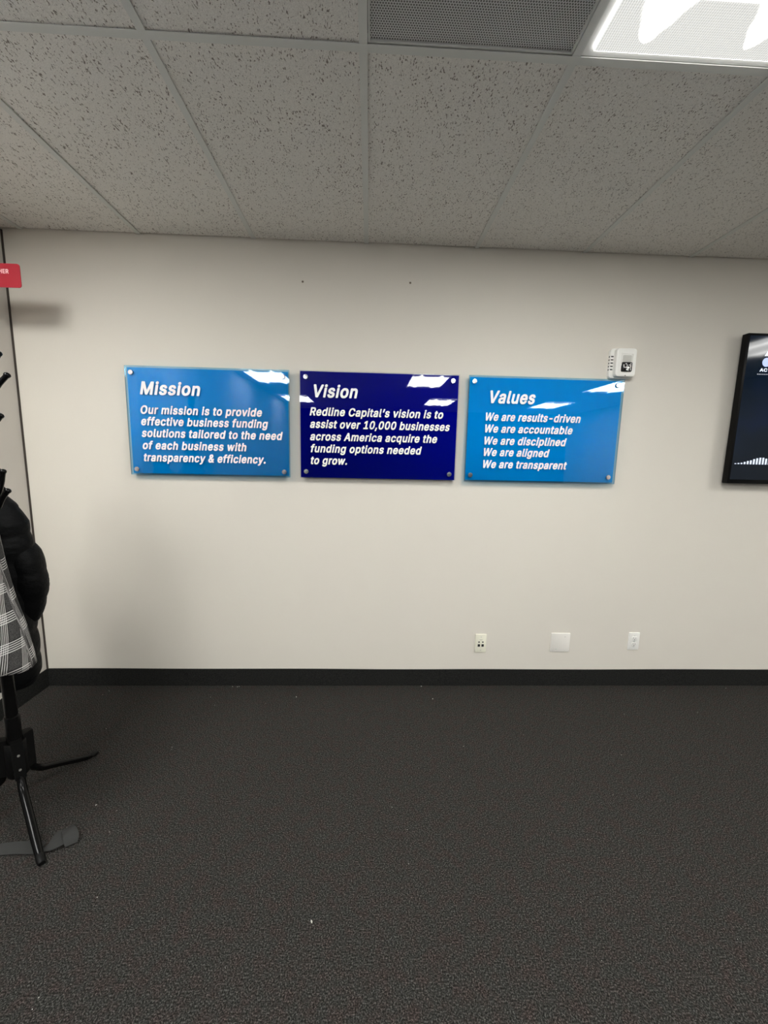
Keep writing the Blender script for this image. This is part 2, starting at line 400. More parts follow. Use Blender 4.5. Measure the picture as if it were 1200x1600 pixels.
    'p': '469:45,-165 120,-166 131,-161 139,-153 142,-146 143,-11 165,-21 202,-32 256,-32 297,-21 323,-9 344,6 371,33 383,49 399,79 412,116 418,156 418,224 410,268 401,293 387,321 372,342 341,373 303,395 258,408 202,408 173,401 142,386 129,399 118,404 48,404 35,399 25,387 24,-146 27,-153 34,-161|208,72 193,77 177,87 161,107 146,144 140,190 142,214 148,242 165,277 173,287 191,299 204,304 222,306 244,302 253,297 268,286 279,271 287,255 296,228 300,202 300,178 296,150 287,123 270,93 247,77 234,72',
    'q': '469:303,-165 378,-166 390,-161 400,-148 400,386 389,399 376,404 306,404 295,399 282,386 257,399 224,408 168,408 140,402 105,387 80,370 53,343 27,301 12,258 6,216 6,160 14,110 23,85 37,57 57,27 87,1 123,-19 148,-28 170,-32 220,-32 255,-23 281,-11 282,-148 292,-161|192,72 177,77 159,89 143,111 135,129 128,152 124,196 132,242 139,259 151,279 163,292 175,299 188,304 206,306 228,302 241,295 250,288 261,275 273,251 280,228 284,182 278,142 267,113 256,95 245,85 227,75 218,72',
    'r': '304:45,-23 120,-24 131,-19 139,-11 142,-4 142,242 146,260 157,280 171,291 183,297 206,302 250,298 261,303 268,310 272,318 272,390 261,403 248,408 186,408 163,401 138,391 129,399 118,404 48,404 35,399 27,391 24,384 24,-4 27,-11 34,-19',
    's': '410:151,-31 210,-32 226,-30 259,-21 291,-7 310,6 334,29 353,63 358,78 360,116 353,149 339,175 314,200 301,209 271,223 165,251 145,261 139,271 138,282 145,294 161,303 180,308 198,308 217,301 231,287 242,267 251,259 262,254 282,254 326,264 341,271 349,279 352,286 352,300 349,307 337,333 324,352 302,374 283,387 261,397 232,406 216,408 156,408 126,402 103,393 71,375 47,354 35,337 25,317 20,302 18,262 25,231 39,205 64,180 101,159 132,148 217,127 230,120 237,111 239,103 238,96 228,83 213,75 192,70 170,70 145,79 138,83 129,95 118,118 111,125 100,130 80,130 34,120 19,113 11,105 8,100 8,82 15,61 29,35 55,6 71,-5 95,-17 120,-26',
    't': '272:143,-27 194,-28 208,-26 227,-19 236,-11 240,-4 240,18 232,54 226,66 219,73 208,78 165,75 159,77 157,83 154,96 154,302 158,304 210,304 221,309 228,316 232,324 232,386 222,398 210,404 155,405 154,478 143,491 130,496 58,496 45,490 36,478 35,405 0,404 -11,399 -21,387 -22,322 -19,316 -7,307 0,304 34,304 36,302 36,84 38,62 45,41 60,15 85,-7 109,-19',
    'u': '455:169,-29 214,-28 249,-17 268,-7 281,-19 292,-24 364,-24 375,-19 385,-7 386,384 382,392 371,401 362,404 290,404 279,399 271,391 268,384 268,148 266,134 255,105 240,87 229,81 202,74 177,79 157,93 149,109 142,134 142,384 139,391 131,399 120,404 48,404 35,399 25,387 24,120 26,98 35,65 49,37 59,23 87,-3 109,-15 132,-24',
    'v': '434:155,-23 232,-24 243,-19 253,-9 400,372 399,387 389,399 376,404 300,404 287,399 279,392 195,161 189,175 110,390 101,399 88,404 12,404 1,399 -7,391 -10,386 -10,372 -5,357 125,17 137,-11 145,-19',
    'w': '612:131,-23 204,-24 215,-19 225,-9 284,187 338,-2 344,-13 351,-19 364,-24 434,-24 448,-19 455,-11 460,-2 568,354 572,370 572,386 568,392 561,399 548,404 474,404 463,399 455,392 450,382 402,206 397,195 343,389 333,399 322,404 248,404 239,401 227,392 223,383 174,204 169,195 112,392 105,399 92,404 18,404 3,398 -5,387 -6,374 4,338 109,-5 120,-19',
    'y': '434:77,-169 122,-168 149,-159 169,-149 184,-138 198,-124 215,-101 237,-53 397,365 400,372 400,386 389,399 376,404 300,404 289,399 279,390 195,161 189,175 110,390 101,399 88,404 12,404 1,399 -7,391 -10,386 -10,372 -5,357 132,-2 119,-37 111,-53 102,-62 92,-66 74,-62 56,-62 49,-65 35,-76 30,-88 20,-126 20,-146 23,-151 35,-161 58,-168',
    'k': '426:45,-23 120,-24 131,-19 139,-11 142,-4 142,128 150,136 156,130 262,-5 277,-19 290,-24 378,-24 390,-19 400,-6 400,8 397,13 239,215 242,221 384,365 388,374 388,386 385,391 377,399 366,404 280,404 271,401 266,398 143,275 142,514 132,526 120,532 46,532 34,526 24,514 24,-4 27,-11 34,-19',
    'L': '438:53,-23 366,-24 379,-19 390,-6 390,64 386,70 375,79 366,82 153,83 152,512 149,519 143,526 130,532 54,532 41,526 32,514 32,-4 35,-11 41,-19',
    '1': '498:69,-23 394,-24 407,-19 417,-7 418,60 407,73 394,78 308,78 304,80 304,512 300,520 289,529 280,532 192,532 183,529 69,447 59,435 58,352 62,346 73,337 82,334 101,337 177,391 182,395 184,392 184,80 180,78 72,78 57,72 48,60 48,-6 57,-19',
    '0': '498:193,-29 258,-30 270,-28 309,-15 331,-3 348,9 381,45 403,83 420,128 432,196 434,274 428,342 422,372 411,405 389,451 372,475 346,500 325,515 288,532 246,540 206,540 172,534 153,527 125,513 109,502 71,461 47,417 34,382 22,320 20,296 20,212 24,172 36,118 53,77 78,37 111,5 145,-15 174,-26|218,74 203,79 186,89 169,111 157,135 146,168 140,202 138,222 138,286 148,348 159,379 167,395 176,408 197,427 206,432 228,436 247,431 266,420 281,403 295,377 304,352 312,314 316,272 316,236 308,172 297,137 287,115 272,93 261,85 244,76',
    ',': '233:31,-143 90,-144 101,-139 111,-129 164,58 164,78 153,91 140,96 62,96 51,91 43,83 38,74 10,-106 10,-126 13,-131 21,-139',
    '.': '233:77,-27 114,-28 135,-19 156,-1 168,22 170,48 168,60 159,79 141,97 114,110 76,110 55,101 35,84 22,60 22,24 31,5 35,-3 53,-17',
    '-': '498:107,165 340,164 349,167 360,176 364,182 363,251 353,263 340,268 110,268 101,265 89,256 86,250 86,184 89,177 95,169',
    '&': '493:159,-29 228,-30 252,-26 291,-13 324,4 346,-19 358,-24 442,-24 454,-19 464,-6 464,10 461,15 402,88 421,127 432,162 436,198 436,230 433,235 425,243 414,248 344,248 335,245 323,236 320,230 320,204 316,191 259,260 290,286 318,314 341,349 348,366 352,388 352,422 348,442 341,459 328,480 293,513 265,527 236,536 220,538 164,536 125,523 99,508 72,480 61,463 50,436 48,424 48,372 55,347 65,325 95,278 64,252 33,219 13,183 6,156 6,114 10,90 25,55 39,33 60,13 83,-3 107,-15 132,-24|190,70 163,77 147,85 137,97 126,122 126,140 133,157 142,170 166,193 252,90 231,79 218,74|190,349 185,353 171,377 166,390 166,406 171,419 177,427 194,436 210,436 219,431 227,423 234,404 227,385 216,369',
    '’': '222:45,295 104,294 115,299 125,309 178,496 177,515 167,527 154,532 76,532 65,527 57,519 52,510 24,332 24,312 27,307 35,299',
}
# ------------------------------------------------------------------ lettering (outlines in 1/1000 of a unit)
def glyph(ch):
    a, rest = GLYPHS[ch].split(':')
    loops = [[tuple(int(q) for q in p.split(',')) for p in L.split(' ')] for L in rest.split('|')]
    return int(a), loops

def text_mesh(name, text, width, cap, depth=0.001, shear=0.20, upright=False):
    """lettering in the XZ plane facing -Y; left end at x=0, baseline z=0"""
    cu = bpy.data.curves.new(name, 'CURVE')
    cu.dimensions = '2D'
    cu.fill_mode = 'BOTH'
    x, xs = 0, []
    items = []
    for ch in text:
        if ch == ' ':
            x += 225
            continue
        a, loops = glyph(ch)
        for L in loops:
            P = [(px + x, py + 20) for px, py in L]
            items.append(P)
            xs += [p[0] for p in P if True]
        x += a
    x0, x1 = min(xs), max(xs)
    k = width / (x1 - x0 + (0 if upright else shear * 250))
    kz = cap / 548
    sh = 0 if upright else shear
    for P in items:
        sp = cu.splines.new('POLY')
        sp.points.add(len(P) - 1)
        sp.use_cyclic_u = True
        for q, (px, pz) in zip(sp.points, P):
            q.co = ((px - x0) * k + sh * pz * kz, pz * kz, 0, 1)
    cu.extrude = depth / 2
    tmp = bpy.data.objects.new(name, cu)
    COL.objects.link(tmp)
    dg = bpy.context.evaluated_depsgraph_get()
    dg.update()
    me = bpy.data.meshes.new_from_object(tmp.evaluated_get(dg))
    bpy.data.objects.remove(tmp)
    bpy.data.curves.remove(cu)
    me.name = name
    me.transform(Matrix(((1, 0, 0, 0), (0, 0, -1, 0), (0, 1, 0, 0), (0, 0, 0, 1))).inverted()
                 if False else Matrix(((1, 0, 0, 0), (0, 0, -1, 0), (0, 1, 0, 0), (0, 0, 0, 1))))
    me.materials.clear()
    return me

# ================================================================== SETTING
mb = MB().box(XL - 0.1, XR + 0.1, YB - 0.1, 0.1, -0.08, 0)
struct(mb.build('floor', M_CARPET))
struct(MB().box(XL - 0.1, XR + 0.1, 0, 0.1, 0, H + 0.25).build('wall_back', M_WALL))
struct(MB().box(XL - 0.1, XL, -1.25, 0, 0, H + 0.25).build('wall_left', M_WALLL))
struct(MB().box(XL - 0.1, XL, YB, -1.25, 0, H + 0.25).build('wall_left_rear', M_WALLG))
struct(MB().box(XR, XR + 0.1, YB, 0, 0, H + 0.25).build('wall_right', M_WALLW))
struct(MB().box(XL - 0.1, XR + 0.1, YB - 0.1, YB, 0, H + 0.25).build('wall_front', M_WALLD))
# carpet base with a slightly wavy top edge
def base_strip(name, p0, p1, nrm):
    p0, p1, nrm = Vector(p0), Vector(p1), Vector(nrm)
    L = (p1 - p0).length
    k = max(2, int(L / 0.06))
    vs, fs = [], []
    for i in range(k + 1):
        p = p0 + (p1 - p0) * i / k
        dz = 0.0012 * math.sin(i * 0.31) + 0.0010 * math.sin(i * 0.083 + 1)
        th = 0.006 + 0.0006 * math.sin(i * 0.5)
        a, b = p, p + nrm * th
        vs += [(a.x, a.y, 0.0), (b.x, b.y, 0.0), (b.x, b.y, BH + dz - 0.001), (a.x, a.y, BH + dz)]
    for i in range(k):
        for q in range(4):
            q2 = (q + 1) % 4
            fs.append((i * 4 + q, i * 4 + q2, (i + 1) * 4 + q2, (i + 1) * 4 + q))
    fs += [(0, 3, 2, 1), tuple(k * 4 + q for q in range(4))]
    return struct(MB().add(vs, fs).build(name, M_BASE))
base_strip('baseboard_back', (XL + 0.006, 0, 0), (XR, 0, 0), (0, -1, 0))
base_strip('baseboard_left', (XL, 0, 0), (XL, YB, 0), (1, 0, 0))
base_strip('baseboard_right', (XR, -0.01, 0), (XR, YB, 0), (-1, 0, 0))
# thin dark strip down the left corner
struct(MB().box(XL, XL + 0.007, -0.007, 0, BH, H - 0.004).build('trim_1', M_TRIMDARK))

# ---- ceiling: a slab above, tees and tiles as its pieces
ceil = struct(MB().box(XL - 0.1, XR + 0.1, YB - 0.1, 0.1, H + 0.12, H + 0.2).build('ceiling', M_GAP))
ZT = H                              # underside of the tees
tee_w = 0.024
def tee_mesh(L):
    m = MB()
    m.box(-tee_w / 2, tee_w / 2, -L, 0, 0, 0.0022)
    m.box(-0.004, 0.004, -L, 0, 0.0022, 0.030)
    me = m.mesh('ceiling_tee')
    me.materials.append(M_TEE)
    return me
ks = list(range(-3, 9))                         # grid lines at k*T
rows = [0.0] + [Y1 - 1.2192 * i for i in range(7)]
# main tees run along X
mm = MB().box(XL, XR, -tee_w / 2, tee_w / 2, 0, 0.0022).box(XL, XR, -0.004, 0.004, 0.0022, 0.034).mesh('ceiling_tee')
mm.materials.append(M_TEE)
for i in range(1, len(rows) - 1):
    o = bpy.data.objects.new('ceiling_tee', mm)
    COL.objects.link(o)
    o.parent = ceil
    o.location = (0, rows[i], ZT - 0.0004)
tshort, tlong = tee_mesh(abs(rows[1]) - tee_w / 2 - 0.003), tee_mesh(1.2192 - tee_w)
for i in range(len(rows) - 1):
    me = tshort if i == 0 else tlong
    for k in ks:
        if k * T < XL or k * T > XR:
            continue
        o = bpy.data.objects.new('ceiling_tee', me)
        COL.objects.link(o)
        o.parent = ceil
        o.location = (k * T, rows[i] - (0.003 if i == 0 else tee_w / 2), ZT)
# wall angle all round, dark shadow line under it
LAMPS = [(1, 1), (-3, 1), (6, 1), (1, 3), (-3, 3), (6, 3), (2, 5), (-3, 5), (6, 5)]
VENT = (0, 1)
tile_cache = {}
def tile_mesh(wd, ln):
    key = (round(wd, 3), round(ln, 3))
    if key not in tile_cache:
        e = 0.003
        m = MB()
        x, y = wd / 2, ln / 2
        # bevelled lower edge
        vs = [(-x + e, -y + e, 0), (x - e, -y + e, 0), (x - e, y - e, 0), (-x + e, y - e, 0),
              (-x, -y, e), (x, -y, e), (x, y, e), (-x, y, e),
              (-x, -y, 0.016), (x, -y, 0.016), (x, y, 0.016), (-x, y, 0.016)]
        fs = [(3, 2, 1, 0), (8, 9, 10, 11)]
        for a in (0, 4):
            for q in range(4):
                q2 = (q + 1) % 4
                fs.append((a + q, a + q2, a + 4 + q2, a + 4 + q))
        m.add(vs, fs)
        me = m.mesh('ceiling_tile')
        me.materials.append(M_TILE)
        tile_cache[key] = me
    return tile_cache[key]
xs = [XL] + [k * T for k in ks] + [XR]
for i in range(len(rows) - 1):
    for j in range(len(xs) - 1):
        x0, x1 = xs[j], xs[j + 1]
        if x1 - x0 < 0.03:
            continue
        k = round(x0 / T) if j > 0 else -99
        if (k, i) in LAMPS or (k, i) == VENT:
            continue
        y0, y1 = rows[i], rows[i + 1]
        a = 0.006
        wd = x1 - x0 - 2 * a
        ln = y0 - y1 - 2 * a
        o = bpy.data.objects.new('ceiling_tile', tile_mesh(wd, ln))
        COL.objects.link(o)
        o.parent = ceil
        o.location = ((x0 + x1) / 2, (y0 + y1) / 2, ZT + 0.0026 + random.uniform(0.0006, 0.0032))

# ---- troffers
def mk_lens():
    m = bpy.data.materials.new('prismatic_lens')
    m.use_nodes = True
    n = N(m)
    b = n.b
    b.inputs['Base Color'].default_value = (0.25, 0.25, 0.22, 1)
    b.inputs['Roughness'].default_value = 0.3
    tc = n.node('ShaderNodeTexCoord')
    sp = n.node('ShaderNodeSeparateXYZ')
    n.link(tc.outputs['Object'], sp.inputs[0])
    x, y = sp.outputs[0], sp.outputs[1]            # lens centred on the object origin
    ax = n.math('ABSOLUTE', x)
    wob = n.math('MULTIPLY', n.math('SUBTRACT', n.noise(n.coords('Object', (1, 1, 1)), 14, 1), 0.5), 0.03)
    d = n.math('ABSOLUTE', n.math('SUBTRACT', n.math('ADD', ax, wob), 0.145))
    endf = n.math('DIVIDE', n.math('SUBTRACT', 0.545, n.math('ABSOLUTE', y)), 0.14)   # 0 at the tube ends, 1 inside
    endf = n.math('MINIMUM', n.math('MAXIMUM', endf, 0.0), 1.0)
    wid = n.math('MULTIPLY', n.math('POWER', endf, 0.6), 0.085)
    core = n.math('MAXIMUM', n.math('SUBTRACT', 1.0, n.math('DIVIDE', d, n.math('ADD', wid, 0.001))), 0.0)
    core = n.math('MULTIPLY', n.math('POWER', core, 2.0), n.math('MINIMUM', n.math('MULTIPLY', endf, 12.0), 1.0))
    ribs = n.math('SINE', n.math('MULTIPLY', x, 2 * math.pi / 0.0065))
    ribs2 = n.math('SINE', n.math('MULTIPLY', y, 2 * math.pi / 0.0065))
    rr = n.math('ADD', n.math('MULTIPLY', ribs, 0.22), n.math('MULTIPLY', ribs2, 0.08))
    body = n.math('MULTIPLY', n.math('ADD', 1.0, rr), LENS)
    fe = n.math('DIVIDE', n.math('SUBTRACT', 0.435, n.math('ABSOLUTE', y)), 0.05)
    fe = n.math('MINIMUM', n.math('MAXIMUM', fe, 0.0), 1.0)
    rim = n.math('MAXIMUM', n.math('GREATER_THAN', ax, 0.2675), n.math('GREATER_THAN', n.math('ABSOLUTE', y), 0.5715))
    body = n.math('ADD', body, n.math('MULTIPLY', rim, 6.0))
    st = n.math('ADD', n.math('ADD', body, n.math('MULTIPLY', fe, FILL)), n.math('MULTIPLY', core, TUBE))
    b.inputs['Emission Color'].default_value = (1.0, 1.0, 0.965, 1)
    n.link(st, b.inputs['Emission Strength'])
    n.bump(rr, 0.5, 0.002)
    return m
M_LENS = mk_lens()
M_TROFF = mat('white_enamel', (0.75, 0.75, 0.73, 1), 0.35)
lens_me = MB().box(-0.268, 0.268, -0.572, 0.572, -0.011, 0.004).mesh('lens')
fix_normals(lens_me)
lens_me.materials.append(M_LENS)
fr = MB()
def rect_frame(m, hx, hy, t, z0, z1):
    m.box(-hx, hx, -hy, -hy + t, z0, z1)
    m.box(-hx, hx, hy - t, hy, z0, z1)
    m.box(-hx, -hx + t, -hy + t, hy - t, z0, z1)
    m.box(hx - t, hx, -hy + t, hy - t, z0, z1)
rect_frame(fr, 0.2915, 0.5965, 0.024, 0.0, 0.008)
frame_me = fr.mesh('door_frame')
frame_me.materials.append(M_TROFF)
house_me = MB().box(-0.2915, 0.2915, -0.5965, 0.5965, 0.0085, 0.09).mesh('housing')
house_me.materials.append(M_TROFF)
LAMP_LABEL = {(1, 1): 'lit fluorescent ceiling light with ribbed lens at the top right corner, beside the perforated vent',
              (1, 3): 'ceiling light behind the camera, reflected as the larger bright patch in the navy sign',
              (2, 5): 'ceiling light far behind the camera, reflected as the smaller bright patch in the navy sign',
              (-3, 3): 'ceiling light reflected at the top right corner of the left blue sign',
              (-3, 5): 'ceiling light reflected across the gap between left blue sign and navy sign',
              (6, 3): 'ceiling light reflected at the top right corner of the right blue sign',
              (6, 5): 'ceiling light reflected beside the heading of the right blue sign',
              (-3, 1): 'fluorescent ceiling light over the coat stand beside the left wall',
              (6, 1): 'fluorescent ceiling light in front of the wall screen at the right'}
for (k, i) in LAMPS:
    c = ((k + 0.5) * T, (rows[i] + rows[i + 1]) / 2, ZT + 0.001)
    t = thing('ceiling_light', c, LAMP_LABEL[(k, i)], 'ceiling light', 'fluorescent troffers in the ceiling grid')
    for nm, me, dz in (('door_frame', frame_me, 0.0016), ('lens', lens_me, 0.0045), ('housing', house_me, 0.0016)):
        o = bpy.data.objects.new(nm, me)
        COL.objects.link(o)
        o.parent = t
        o.location = (0, 0, dz)

# ---- perforated return air panel
def mk_perf():
    m = mat('perforated_steel', (0.4, 0.4, 0.4, 1), 0.5)
    n = N(m)
    tc = n.node('ShaderNodeTexCoord')
    sp = n.node('ShaderNodeSeparateXYZ')
    n.link(tc.outputs['Object'], sp.inputs[0])
    P = 0.0072
    def dots(ox, oy):
        fx = n.math('SUBTRACT', n.math('FRACT', n.math('ADD', n.math('DIVIDE', sp.outputs[0], P), ox + 100)), 0.5)
        fy = n.math('SUBTRACT', n.math('FRACT', n.math('ADD', n.math('DIVIDE', sp.outputs[1], P * 1.732), oy + 100)), 0.5)
        fy = n.math('MULTIPLY', fy, 1.732)
        d = n.math('SQRT', n.math('ADD', n.math('MULTIPLY', fx, fx), n.math('MULTIPLY', fy, fy)))
        return n.math('LESS_THAN', d, 0.33)
    h = n.math('MAXIMUM', dots(0, 0), dots(0.5, 0.5))
    n.link(n.mix(h, (0.62, 0.62, 0.61, 1), (0.10, 0.098, 0.09, 1)), n.b.inputs['Base Color'])
    return m
vt = thing('air_vent', (0.5 * T, (rows[1] + rows[2]) / 2, ZT + 0.0006), 'grey perforated metal return air panel in the ceiling beside the lit lamp', 'vent')
f = MB()
rect_frame(f, 0.2915, 0.5965, 0.006, 0.0, 0.012)
link('vent_frame', f.mesh('vent_frame'), M_TEE, vt, (0, 0, 0.002))
link('perforated_plate', MB().box(-0.285, 0.285, -0.59, 0.59, 0.004, 0.006).mesh('perforated_plate'), mk_perf(), vt, (0, 0, 0.002))

# ================================================================== WALL SIGNS
def standoff(parent, x, z, yf):
    m = MB()
    m.lathe([(0.0085, 0.0), (0.0085, -yf - 0.0012)], (x, 0, z), 20, 'Y')
    b = m.build('standoff_barrel', M_CHROME, None, smooth=True)
    b.parent = parent
    b.location = -parent_world(parent)
    m = MB()
    m.lathe([(0.012, -yf), (0.0135, -yf + 0.001), (0.0135, -yf + 0.005), (0.0125, -yf + 0.0062), (0.004, -yf + 0.0066)], (x, 0, z), 24, 'Y')
    c = m.build('standoff_cap', M_CHROME, None, smooth=True)
    c.parent = parent
    c.location = -parent_world(parent)

def sign(x0, x1, z0, z1, ink, label, title, lines, bolts, lx):
    t = thing('wall_sign', ((x0 + x1) / 2, 0, z0), label, 'sign', 'acrylic statement signs on standoffs')
    YF = -0.037
    MB().plate(x0, x1, z0, z1, YF + 0.006, YF, 0.002, 2).build('clear_panel', M_CLEAR if ink is M_NAVY else M_CLEARB, t)
    g = 0.003 if ink is M_NAVY else 0.0085
    MB().plate(x0 + g, x1 - g, z0 + g, z1 - g, YF + 0.013, YF + 0.0095, 0.002, 2).build('printed_panel', ink, t)
    for bx, bz in bolts:
        standoff(t, bx, bz, YF)
    tx, tw, tz, tcap = title
    me = text_mesh('lettering', tx, tw[1], tcap)
    link('lettering', me, M_WHITEINK, t, Vector((tw[0], YF - 0.0008, tz)) - t.location)
    for (s, wd, bz, cap, xx) in lines:
        me = text_mesh('lettering', s, wd, cap)
        link('lettering', me, M_WHITEINK, t, Vector((xx, YF - 0.0008, bz)) - t.location)
    return t
CAP = 0.0455
sign(-1.323, -0.421, 1.322, 1.922, M_LBLUE, 'left bright blue acrylic sign headed Mission, on steel standoffs', ('Mission', (-1.246, 0.330), 1.768, 0.070),
     [('Our mission is to provide', 0.676, 1.663, CAP, -1.252), ('effective business funding', 0.706, 1.600, CAP, -1.252),
      ('solutions tailored to the need', 0.786, 1.535, CAP, -1.252), ('of each business with', 0.583, 1.467, CAP, -1.252),
      ('transparency & efficiency.', 0.693, 1.399, CAP, -1.252)],
     [(-1.288, 1.885), (-0.457, 1.885), (-1.288, 1.354), (-0.455, 1.354)], 0)
sign(-0.365, 0.542, 1.322, 1.924, M_NAVY, 'dark navy acrylic sign headed Vision between the two bright blue signs', ('Vision', (-0.297, 0.259), 1.778, 0.070),
     [('Redline Capital’s vision is to', 0.764, 1.677, CAP, -0.308), ('assist over 10,000 businesses', 0.804, 1.608, CAP, -0.308),
      ('across America acquire the', 0.734, 1.538, CAP, -0.308), ('funding options needed', 0.642, 1.470, CAP, -0.308),
      ('to grow.', 0.217, 1.402, CAP, -0.308)],
     [(-0.329, 1.888), (0.505, 1.888), (-0.329, 1.359), (0.505, 1.359)], 0)
sign(0.595, 1.503, 1.320, 1.924, M_LBLUE, 'right bright blue acrylic sign headed Values, under the white alarm', ('Values', (0.709, 0.276), 1.772, 0.070),
     [('We are results-driven', 0.566, 1.673, CAP, 0.695), ('We are accountable', 0.525, 1.606, CAP, 0.695),
      ('We are disciplined', 0.490, 1.537, CAP, 0.695), ('We are aligned', 0.394, 1.471, CAP, 0.695),
      ('We are transparent', 0.507, 1.401, CAP, 0.695)],
     [(0.628, 1.890), (1.464, 1.890), (0.630, 1.358), (1.460, 1.360)], 0)

# ================================================================== ALARM
al = thing('strobe_alarm', (1.49, 0, 1.94), 'white wall alarm with clear strobe window above the corner of the right sign', 'alarm')
MB().plate(1.412, 1.552, 1.932, 2.098, 0, -0.022, 0.018, 5, 0.004).build('back_plate', M_WPLAST, al, smooth=True)
MB().plate(1.434, 1.550, 1.938, 2.094, -0.022, -0.050, 0.016, 5, 0.006).build('cover', M_WPLAST, al, smooth=True)
m = MB()
for a in ((1.460, 1.530, 2.062, 2.068), (1.460, 1.466, 1.998, 2.062), (1.524, 1.530, 1.998, 2.062)):
    m.plate(a[0], a[1], a[2], a[3], -0.050, -0.0535, 0.002, 2, 0.001)
m.build('raised_rim', M_WPLAST, al, smooth=True)
MB().plate(1.470, 1.520, 2.018, 2.056, -0.050, -0.0515, 0.006, 3, 0.0005).build('inner_panel', mat('grey_white_plastic', (0.55, 0.54, 0.50, 1), 0.4), al, smooth=True)
MB().plate(1.4640, 1.5240, 1.9645, 2.0165, -0.050, -0.056, 0.006, 4, 0.001).build('strobe_bezel', M_BLACKM, al, smooth=True)
# faceted bright reflector behind the strobe window
m = MB()
random.seed(3)
nx, nz = 7, 6
for i in range(nx):
    for j in range(nz):
        xa, xb = 1.4705 + 0.047 * i / nx, 1.4705 + 0.047 * (i + 1) / nx
        za, zb = 1.9705 + 0.040 * j / nz, 1.9705 + 0.040 * (j + 1) / nz
        d = [random.uniform(0, 0.003) for _ in range(4)]
        m.add([(xa, -0.0562 - d[0], za), (xb, -0.0562 - d[1], za), (xb, -0.0562 - d[2], zb), (xa, -0.0562 - d[3], zb)], [(0, 1, 2, 3)])
so = m.build('strobe_reflector', mat('mirror_reflector', (0.8, 0.8, 0.8, 1), 0.25, metal=1.0), al)
so.data.materials.append(mat('dark_reflector', (0.03, 0.03, 0.03, 1), 0.2, metal=0.5))
for pl in so.data.polygons:
    if random.random() < 0.42:
        pl.material_index = 1
m = MB()
for k in range(5):
    z = 2.052 - 0.018 * k
    m.box(1.4115, 1.4145, -0.0165, -0.0075, z - 0.004, z + 0.004)
    m.box(1.4155, 1.4305, -0.0228, -0.0218, z - 0.0032, z + 0.0032)
m.build('sounder_slot', M_DARKHOLE, al)
MB().lathe([(0.003, 0.05), (0.003, 0.0515)], (1.492, 0, 1.9435), 10, 'Y').build('cover_screw', M_DARKHOLE, al)

# ================================================================== WALL PLATES
def screws(t, pts, y):
    for x, z in pts:
        MB().lathe([(0.003, -y), (0.0032, -y + 0.0008), (0.0015, -y + 0.0014)], (x, 0, z), 10, 'Y').build('screw', M_SCREW, t)
# data jack plate
t = thing('data_jack_plate', (0.762, 0, 0.229), 'ivory wall plate with four dark data jacks, leftmost of three low plates', 'wall plate')
MB().plate(0.7255, 0.7985, 0.2295, 0.3505, 0, -0.007, 0.004, 3, 0.003).build('face_plate', M_IVORY, t, smooth=True)
for x in (0.751, 0.775):
    MB().plate(x - 0.0075, x + 0.0075, 0.268, 0.285, -0.006, -0.0074, 0.001, 1).build('jack', M_DARKHOLE, t)
    MB().plate(x - 0.005, x + 0.005, 0.295, 0.303, -0.006, -0.0074, 0.001, 1).build('small_jack', M_DARKHOLE, t)
MB().plate(0.753, 0.773, 0.3125, 0.3155, -0.006, -0.0074, 0.001, 1).build('label_strip', mat('faint_grey', (0.45, 0.43, 0.36, 1), 0.6), t)
screws(t, [(0.763, 0.333), (0.763, 0.2455)], -0.007)
# blank plate
t = thing('blank_plate', (1.278, 0, 0.234), 'square blank white wall plate, middle of three low plates', 'wall plate')
MB().plate(1.216, 1.340, 0.2340, 0.3600, 0, -0.006, 0.004, 3, 0.003).build('face_plate', M_PLATE, t, smooth=True)
screws(t, [(1.305, 0.337), (1.252, 0.253)], -0.006)
# duplex outlet
t = thing('power_outlet', (1.760, 0, 0.249), 'white duplex power outlet, rightmost of three low plates', 'outlet')
MB().plate(1.7240, 1.7960, 0.2490, 0.3665, 0, -0.006, 0.004, 3, 0.003).build('face_plate', M_WPLAST, t, smooth=True)
for z in (0.3285, 0.288):
    r = MB().plate(1.7440, 1.7780, z - 0.015, z + 0.015, -0.005, -0.0085, 0.0125, 6, 0.001).build('receptacle', M_WPLAST, t, smooth=True)
    MB().lathe([(0.0172, 0.0058), (0.0172, 0.0063)], (1.761, 0, z), 20, 'Y').build('socket_ring', M_DARKHOLE, t)
    s = MB()
    s.box(1.7528, 1.7550, -0.0090, -0.0080, z - 0.001, z + 0.008)
    s.box(1.7668, 1.7690, -0.0090, -0.0080, z - 0.001, z + 0.007)
    s.lathe([(0.0028, 0.0080), (0.0028, 0.0090)], (1.761, 0, z - 0.007), 10, 'Y')
    s.build('slots', M_DARKHOLE, t)
screws(t, [(1.761, 0.3082)], -0.006)

# nail holes in the wall
for x, z, l in ((-0.348, 2.400, 'small dark nail hole in the wall above the gap of the left and navy signs'),
                (0.247, 2.415, 'small dark nail hole in the wall above the navy sign')):
    m = MB().lathe([(0.006, 0.0), (0.0045, 0.0012), (0.002, 0.0016)], (x, 0, z), 9, 'Y')
    tag(m.build('nail_hole', mat('scuffed_plaster', (0.16, 0.12, 0.09, 1), 0.8)), l, 'nail hole')

